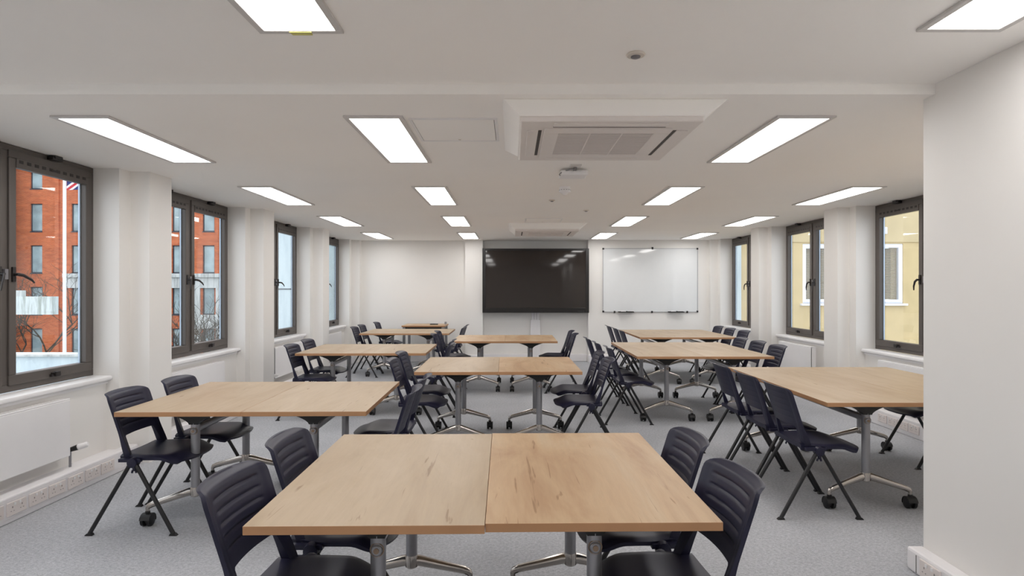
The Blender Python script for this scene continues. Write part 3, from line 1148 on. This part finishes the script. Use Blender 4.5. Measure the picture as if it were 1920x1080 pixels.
def make_chair():
    """stacking chair facing +x; origin on the floor below the leg pivots"""
    root = empty('stacking_chair')
    HW = .198
    ZT, Z0 = .832, .432

    def xline(z):
        return -.082 - .124 * (z - .45) / .38

    us = [-1, -.985, -.96, -.92, -.88, -.84, -.80, -.76, -.72, -.68, -.62, -.55, -.45, -.33, -.2, -.07]
    us = us + [.07] + [-u for u in reversed(us[:-1])]
    us = sorted(set(us))
    NV = 64

    def zbot(u):
        a = abs(u)
        return Z0 + (.565 - Z0) * smooth01((.86 - a) / .16)

    def ztop(u):
        a = abs(u)
        if a < .74:
            return ZT - .010 * a * a
        t = (a - .74) / .26
        return ZT - .0055 - .052 * (1 - math.sqrt(max(0, 1 - t * t)))
    P, Q = [], []
    for u in us:
        zb_, zt_ = zbot(u), ztop(u)
        rp, rq = [], []
        for j in range(NV + 1):
            zs_ = .584
            z = zb_ + (zs_ - zb_) * j / 8 if j <= 8 else zs_ + (zt_ - zs_) * (j - 8) / (NV - 8)
            a = abs(u)
            w = HW * (1 - .03 * (ZT - z) / .4)
            y = u * w
            x = xline(z) + .030 * a * a
            # lip rolling back along the top edge
            l = smooth01((z - (ZT - .040)) / .040)
            x -= .026 * l * l
            zz = z - .006 * l * l
            # ribs pressed into the front
            g = 0
            if z > .585 and z < .805:
                ph = ((z - .600) / .0385) % 1.0
                g = math.exp(-((ph - .5) / .13) ** 2) * smooth01((.74 - a) / .08)
                if z < .594 or z > .790: g = 0
            th = .010 + .024 * smooth01((.60 - z) / .15) + .006 * smooth01((a - .80) / .1)
            rp.append((x + th / 2 - .0048 * g, y, zz))
            rq.append((x - th / 2 - .001 * g, y, zz))
        P.append(rp); Q.append(rq)
    b = MB().sheet(P, Q)
    b.build('backrest', NAVY, root, smooth=True, fix=True)
    # seat shell
    P, Q = [], []
    ns, nt_ = 22, 20
    X0_, X1_ = -.098, .315
    for i in range(ns + 1):
        s = i / ns
        rp, rq = [], []
        for j in range(nt_ + 1):
            u = -1 + 2 * j / nt_
            a = abs(u)
            hw = .188 + .030 * smooth01(s / .45) - .004 * smooth01((s - .7) / .3)
            # round the front corners
            xe = X1_ - .060 * (a ** 3.2)
            x = X0_ + (xe - X0_) * s
            if s > .90:
                pass
            y = u * hw * (1 - .05 * smooth01((s - .88) / .12))
            z = .462 - .010 * math.exp(-((s - .38) / .28) ** 2) * (1 - a * a) + .004 * a * a
            z -= .034 * smooth01((s - .68) / .32) ** 1.3
            z -= .012 * max(0, (a - .84) / .16) ** 2
            rp.append((x, y, z))
            k = .018 + .012 * smooth01((.5 - s) / .5)
            sk = 1 - .025 * 1
            rq.append((X0_ + .006 + (x - X0_ - .006) * .985, y * sk, z - k * (1 - .35 * smooth01((s - .8) / .2))))
        P.append(rp); Q.append(rq)
    st = MB().sheet(P, Q)
    st.build('seat', NAVY, root, smooth=True, fix=True)
    # legs: two A-frames
    for s in (-1, 1):
        hub = MB()
        y = s * .215
        hub.lathe([(.012, -.026), (.028, -.023), (.031, 0), (.028, .023), (.012, .026)], (0, y, .425), 18, axis='y')
        hub.tube([(.004, y, .41), (.006, y, .375)], [.014, .010], 10)
        hub.tube([(-.006, y, .378), (-.010, y, .362)], .006, 8)
        hub.tube([(.012, y, .378), (.016, y, .362)], .006, 8)
        hub.box(-.085, .045, y - .012, y + .012, .428, .447)
        hub.build('pivot_hub', NAVY, root, smooth=True, fix=True)
        for q in (-1, 1):
            lg = MB()
            y2 = s * (.222 + .014 * (q > 0))
            lg.tube([(q * .010, s * .222, .428), (q * .246, s * .236, .012)], .0122, 12)
            lo = lg.build('leg', BLACKM, root, smooth=True)
            g = MB()
            cx, cy = q * .249, s * .236
            g.hexa([(cx - .024, cy - .013, 0), (cx + .024, cy - .013, 0), (cx + .024, cy + .013, 0), (cx - .024, cy + .013, 0)],
                   [(cx - .014 - q * .004, cy - .011, .014), (cx + .014 - q * .004, cy - .011, .014), (cx + .014 - q * .004, cy + .011, .014), (cx - .014 - q * .004, cy + .011, .014)])
            g.build('foot_glide', BLACKP, lo, bevel=.002)
    c = MB()
    c.tube([(0, -.215, .425), (0, .215, .425)], .0115, 12)
    c.tube([(-.045, -.205, .438), (-.045, .205, .438)], .008, 10)
    c.build('crossbar', BLACKM, root, smooth=True)
    return root


chair0 = make_chair()
index_kids()
used = [False]


def chair(x, y, facing, label, group, turn=0.0):
    """facing +1: towards +x; -1: towards -x; turn in degrees"""
    if used[0]:
        o = copy_tree(chair0)
    else:
        o = chair0
        used[0] = True
    o.location = (x, y, 0)
    o.rotation_euler = (0, 0, R(turn) + (0 if facing > 0 else PI))
    tag(o, label, 'chair', group)


NP = 'navy ribbed plastic chair with black tube legs '


def side_chairs(lst, facing, where, group):
    names = {2: ['nearer one', 'farther one'], 3: ['nearest', 'middle one', 'farthest'], 4: ['nearest of the four', 'second of the four', 'third of the four', 'farthest of the four'], 1: ['the only one visible']}[len(lst)]
    for (x, y, t), nm in zip(lst, names):
        chair(x, y, facing, 'navy ribbed chair, %s %s' % (nm, where), group, t)


side_chairs([(-.775, 2.03, -4), (-.785, 2.57, -1)], 1, 'on the left of the foreground table', 'chairs at the foreground table')
side_chairs([(.590, 2.06, 5), (.585, 2.58, 3)], -1, 'on the right of the foreground table', 'chairs at the foreground table')
side_chairs([(-2.245, 3.76, 0), (-2.205, 4.27, 0)], 1, 'between the left windows and nearest left table', 'chairs at the nearest left table')
side_chairs([(-.815, 3.83, 3), (-.825, 4.37, 1)], -1, 'on the aisle side of the nearest left table', 'chairs at the nearest left table')
side_chairs([(1.945, 4.005, 0), (1.945, 4.53, 0), (1.94, 5.06, 0)], 1, 'on the aisle side of the nearest right table', 'chairs at the nearest right table')
side_chairs([(3.52, 5.05, 0)], -1, 'on the window side of the nearest right table', 'chairs at the nearest right table')
side_chairs([(-.90, 5.43, 0), (-.93, 6.02, 0)], 1, 'on the left of the second centre table', 'chairs at the second centre table')
side_chairs([(.695, 5.45, 1), (.70, 6.05, 0)], -1, 'on the right of the second centre table', 'chairs at the second centre table')
side_chairs([(-2.345, 6.84, 0), (-2.40, 7.53, 0)], 1, 'on the window side of the middle left table', 'chairs at the middle left table')
side_chairs([(-.90, 7.00, 0), (-.93, 7.52, 0)], -1, 'on the aisle side of the middle left table', 'chairs at the middle left table')
side_chairs([(1.25, 6.635, 0), (1.20, 7.22, 0), (1.17, 7.83, 0)], 1, 'on the aisle side of the middle right table', 'chairs at the middle right table')
side_chairs([(2.83, 6.75, 0), (2.83, 7.29, 0), (2.81, 7.79, 0)], -1, 'on the window side of the middle right table', 'chairs at the middle right table')
side_chairs([(-.925, 8.50, 0), (-.945, 9.10, 0)], 1, 'on the left of the third centre table', 'chairs at the third centre table')
side_chairs([(.72, 8.58, 0), (.725, 9.17, 0)], -1, 'on the right of the third centre table', 'chairs at the third centre table')
side_chairs([(-2.48, 10.08, 0), (-2.51, 10.68, 0)], 1, 'on the window side of the farthest left table', 'chairs at the farthest left table')
side_chairs([(-1.00, 10.12, 0), (-1.00, 10.67, 0)], -1, 'on the aisle side of the farthest left table', 'chairs at the farthest left table')
chair(-2.43, 11.52, 1, 'navy ribbed plastic chair by the back wall beside the side desk, alone', None)
side_chairs([(1.88, 9.33, 0), (1.88, 9.90, 0), (1.87, 10.50, 0)], 1, 'on the aisle side of the farthest right table', 'chairs at the farthest right table')
side_chairs([(3.40, 9.20, 0), (3.38, 9.73, 0), (3.38, 10.28, 0)], -1, 'on the window side of the farthest right table', 'chairs at the farthest right table')


# ------------------------------------------------------------------ outside, left: street with brick building
ZG = -8.0
g = MB().box(-90, -3.9, -30, 95, ZG - .3, ZG)
g.box(4.8, 40, -30, 60, ZG - .3, ZG)
struct(g.build('ground', ASPH))

YF = 43.0
K = YF / 1120.0
bb = empty('brick_building', (-30, YF, ZG))
tag(bb, 'red brick building with tall dark-framed windows across the street', 'building')
OB = Vector((-30, YF, ZG))


def fx(px): return (px - 960) * K - OB.x
def fz(py): return EYE - (py - 543) * K - OB.z


cols = [68, 145, 218, 276, 334, 391]
rows = [273.5, 354, 434, 512, 590, 668, 746]       # window bottoms, pixels
hwin, wwin = 2.0, .86
zt_all = 24.0
wins = []
for c in cols:
    for r_ in rows:
        wins.append((fx(c) - wwin / 2, fx(c) + wwin / 2, fz(r_), fz(r_) + hwin))
m = MB()
xs0, xs1 = -12.5, 12.0
# facade as strips round the window openings
cx_sorted = sorted(set([(w[0], w[1]) for w in wins]))
prev = xs0
for (a, b) in cx_sorted:
    m.box(prev, a, 0, .35, 0, zt_all)
    zs = sorted([(w[2], w[3]) for w in wins if w[0] == a])
    zp = 0
    for (z0, z1) in zs:
        if z0 > zp: m.box(a, b, 0, .35, zp, z0)
        zp = z1
    m.box(a, b, 0, .35, zp, zt_all)
    prev = b
m.box(prev, xs1, 0, .35, 0, zt_all)
m.box(xs0, xs1, .9, 1.2, 0, zt_all)
m.box(fx(104), fx(112), -.12, 0, 0, zt_all)          # shallow brick pilaster
m.build('wall', BRICK, bb)
for (x0, x1, z0, z1) in wins:
    f = MB()
    t = .07
    f.box(x0, x1, .10, .18, z0, z0 + t); f.box(x0, x1, .10, .18, z1 - t, z1)
    f.box(x0, x0 + t, .10, .18, z0, z1); f.box(x1 - t, x1, .10, .18, z0, z1)
    f.box(x0 - .02, x1 + .02, -.03, .12, z0 - .06, z0)
    fo = f.build('window', EXTFR, bb)
    MB().box(x0 + t, x1 - t, .13, .15, z0 + t, z1 - t).build('pane', EXTGL, fo)
# pale stone band and base
s_ = MB()
s_.box(fx(122), xs1, -.28, -.02, fz(520), fz(513))
s_.box(fx(125), xs1, -.12, -.01, fz(540), fz(520))
s_.box(fx(356), fx(376), -.14, -.01, 0, fz(540)); s_.box(fx(406), xs1, -.14, -.01, 0, fz(540))
s_.box(fx(376), fx(406), -.14, -.01, fz(616), fz(590)); s_.box(fx(376), fx(406), -.14, -.01, 0, fz(668))
s_.build('stone_band', STONE, bb)

# grey glazed building left of the brick one
gb = empty('grey_building', (-39.5, 41.5, ZG))
tag(gb, 'dark glazed building with pale mullions at the left edge of the window view', 'building')
m = MB()
m.box(-5, 3.9, .3, 1.2, 0, 24)
m.build('glazing', EXTGL if False else plain('dark_curtain_glass', srgb(52, 50, 52), .2, var=.2), gb)
m = MB()
for x in (-5, -3, -1, 1.2, 2.2, 3.75):
    m.box(x, x + .32, 0, .32, 0, 24)
for z in range(1, 9):
    m.box(-5, 3.9, .05, .31, z * 3.0 + .3, z * 3.0 + .5)
m.build('mullion', plain('pale_metal_mullion', srgb(170, 172, 176), .5), gb)

# concrete canopy with streaks, held on two posts
cc = empty('concrete_canopy', (-17.6, 21.5, ZG))
tag(cc, 'white streaked concrete canopy standing in front of the brick building', 'canopy')
z0, z1 = EYE - (590 - 543) * 21.5 / 1120 - ZG, EYE - (556 - 543) * 21.5 / 1120 - ZG
MB().box(-1.6, 1.05, 0, .3, z0, z1).build('slab', CONC, cc)
MB().box(-1.2, -.1, .05, .25, z1, z1 + .22).build('roof_kerb', STONE, cc)
for x in (-1.4,):
    for y in (.15,):
        MB().box(x - .12, x + .12, y - .12, y + .12, 0, z0).build('post', STONE, cc)

# parapet
pp = MB().box(-8.9, -5.55, 9.0, 9.25, ZG, .445)
po = tag(pp.build('parapet_wall', PALEB), 'low pale parapet wall outside the large left window', 'wall')
MB().box(-8.95, -5.5, 8.95, 9.3, .445, .475).build('coping', STONE, po)

# flagpole with flag
fp = empty('flagpole', ((121 - 960) * 20.0 / 1120, 20.0, ZG))
tag(fp, 'white flagpole seen through the large left window', 'flagpole')
MB().tube([(0, 0, 0), (0, 0, 15.4)], [.062, .045], 14).build('pole', TRIMW, fp, smooth=True)
MB().lathe([(.0, 15.4), (.07, 15.43), (.09, 15.5), (.06, 15.57), (.0, 15.6)], (0, 0, 0), 14).build('finial', TRIMW, fp, smooth=True, fix=True)
MB().tube([(.07, -.02, 1.0), (.07, -.02, 15.2)], .006, 6).build('rope', TRIMW, fp)
P, Q, uv = [], [], []
nu, nv = 24, 12
for i in range(nu + 1):
    a, b = [], []
    for j in range(nv + 1):
        u, v = i / nu, j / nv
        x = .07 + u * 1.75
        z = 12.78 + v * 1.3 - .10 * u + .05 * math.sin(u * 6)
        y = .10 * math.sin(u * 9 + v * 1.2) * (.3 + u)
        a.append((x, y, z)); b.append((x, y + .006, z))
    P.append(a); Q.append(b)
fl = MB().sheet(P, Q).build('flag', FLAG, smooth=True, fix=True, loc=tuple(fp.location))
uvl = fl.data.uv_layers.new(name='UVMap')
tot = (nu + 1) * (nv + 1)
for lp_ in fl.data.loops:
    k = lp_.vertex_index % tot
    uvl.data[lp_.index].uv = ((k // (nv + 1)) / nu, (k % (nv + 1)) / nv)
tag(fl, 'navy, white and red flag flying at the right of the white flagpole', 'flag')


# bare trees
def bare_tree(x, y, top, label, seed, spread=1.0, depth=7):
    rnd = random.Random(seed)
    m = MB()

    def grow(p, d, length, r_, lev):
        n = 3
        pts, rs = [p], [r_]
        for i in range(n):
            d = (d + Vector((rnd.uniform(-.22, .22), rnd.uniform(-.22, .22), rnd.uniform(-.08, .14)))).normalized()
            p = p + d * (length / n)
            pts.append(p); rs.append(r_ * (1 - .14 * (i + 1) / n))
        m.tube(pts, rs, 5 if lev > 1 else 8, cap=True)
        if lev < depth:
            for k in range(3 if lev < 5 else 2):
                az = rnd.uniform(0, 2 * PI)
                tilt = rnd.uniform(.35, .8) * spread
                e = (d + Vector((math.cos(az) * tilt, math.sin(az) * tilt, rnd.uniform(-.15, .22)))).normalized()
                grow(pts[-1] if k else pts[2], e, length * rnd.uniform(.64, .84), rs[-1] * .76, lev + 1)
    H = top - ZG
    grow(Vector((0, 0, 0)), Vector((0, 0, 1)), H * .315, .10, 0)
    o = m.build('bare_tree', BARK, smooth=False, loc=(x, y, ZG))
    tag(o, label, 'tree', 'bare winter trees in the street')


bare_tree((372 - 960) * 27 / 1120, 27, 2.3, 'bare winter tree seen through the second left window', 5, 1.1)
bare_tree((392 - 960) * 38 / 1120, 38, 1.6, 'bare winter tree farther back, in front of the pale stone base', 9, 1.2)
bare_tree((70 - 960) * 34 / 1120, 34, 3.6, 'bare winter tree seen below the canopy through the large left window', 12, 1.2)

# pale rendered block close to the two far left windows
pb = empty('pale_building', (-7.2, 20.0, ZG))
tag(pb, 'pale blue-white rendered block seen through the two farthest left windows', 'building')
MB().box(-2.15, 2.4, 0, 8, 0, 26).build('wall', PALEB, pb)
m = MB()
z = EYE + .02 - ZG
m.box(-.75, -.16, -.02, 0, z - .015, z + .015)
m.box(-.17, -.14, -.02, 0, z - 4, z + .015)
m.build('door_outline', EXTFR, pb)
m = MB()
m.box(1.02, 1.30, -.02, 0, z - 1.4, z + 1.5)
m.build('window', EXTGL, pb)

# ------------------------------------------------------------------ outside, right: beige wall across the light well
YW = 13.0
KW = YW / 1120.0
bw = empty('beige_building', (8.5, YW, ZG))
tag(bw, 'beige rendered building across the light well on the right', 'building')
wx0, wx1 = (1505 - 960) * KW - 8.5, (1693.5 - 960) * KW - 8.5
wz0, wz1 = EYE - (569 - 543) * KW - ZG, EYE - (457 - 543) * KW - ZG
zs = EYE - (454 - 543) * KW - ZG
m = MB()
m.box(-3.53, wx0, 0, .5, 0, zs); m.box(wx1, 4, 0, .5, 0, zs)
m.box(wx0, wx1, 0, .5, 0, wz0); m.box(wx0, wx1, 0, .5, wz1, zs)
m.build('wall', BEIGE, bw)
MB().box(-3.53, 4, -.025, .5, zs, 20).build('upper_wall', BEIGE2, bw)
MB().box(-4.1, -3.53, -.05, .6, 0, 20).build('side_pier', PALEB, bw)
f = MB()
t = .085
mid = (wx0 + wx1) / 2
for (a, b) in ((wx0, mid), (mid, wx1)):
    f.box(a, b, .02, .10, wz0, wz0 + t); f.box(a, b, .02, .10, wz1 - t, wz1)
    f.box(a, a + t, .02, .10, wz0 + t, wz1 - t); f.box(b - t, b, .02, .10, wz0 + t, wz1 - t)
    f.box(a + .03, b - .03, .0, .05, wz0 + .03, wz0 + .05)
wf = f.build('window', UPVC, bw, bevel=.006)
MB().box(wx0 + t, wx1 - t, .055, .062, wz0 + t, wz1 - t).build('pane', GLASS, wf)
bl = MB()
n = 40
for i in range(n):
    z = wz0 + t + (wz1 - wz0 - 2 * t) * (i + .5) / n
    bl.hexa([(wx0 + t, .12, z - .012), (wx1 - t, .12, z - .012), (wx1 - t, .135, z + .006), (wx0 + t, .135, z + .006)],
            [(wx0 + t, .12, z - .010), (wx1 - t, .12, z - .010), (wx1 - t, .135, z + .008), (wx0 + t, .135, z + .008)])
bl.build('blind', BLIND, wf)
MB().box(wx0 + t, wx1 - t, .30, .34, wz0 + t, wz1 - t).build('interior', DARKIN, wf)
MB().box(wx0 - .06, wx1 + .05, -.09, .05, wz0 - .045, wz0).build('sill', UPVC, bw, bevel=.006)
v = MB()
vx = (1655 - 960) * KW - 8.5
vz = EYE - (433 - 543) * KW - ZG
for i in range(4):
    v.box(vx - .10, vx + .07, -.06, -.02, vz - .06 + i * .035, vz - .04 + i * .035)
v.box(vx - .10, vx + .07, -.04, -.02, vz - .07, vz + .08)
v.build('vent_grille', UPVC, bw)
# side wall of the light well, so the sky opening stays narrow
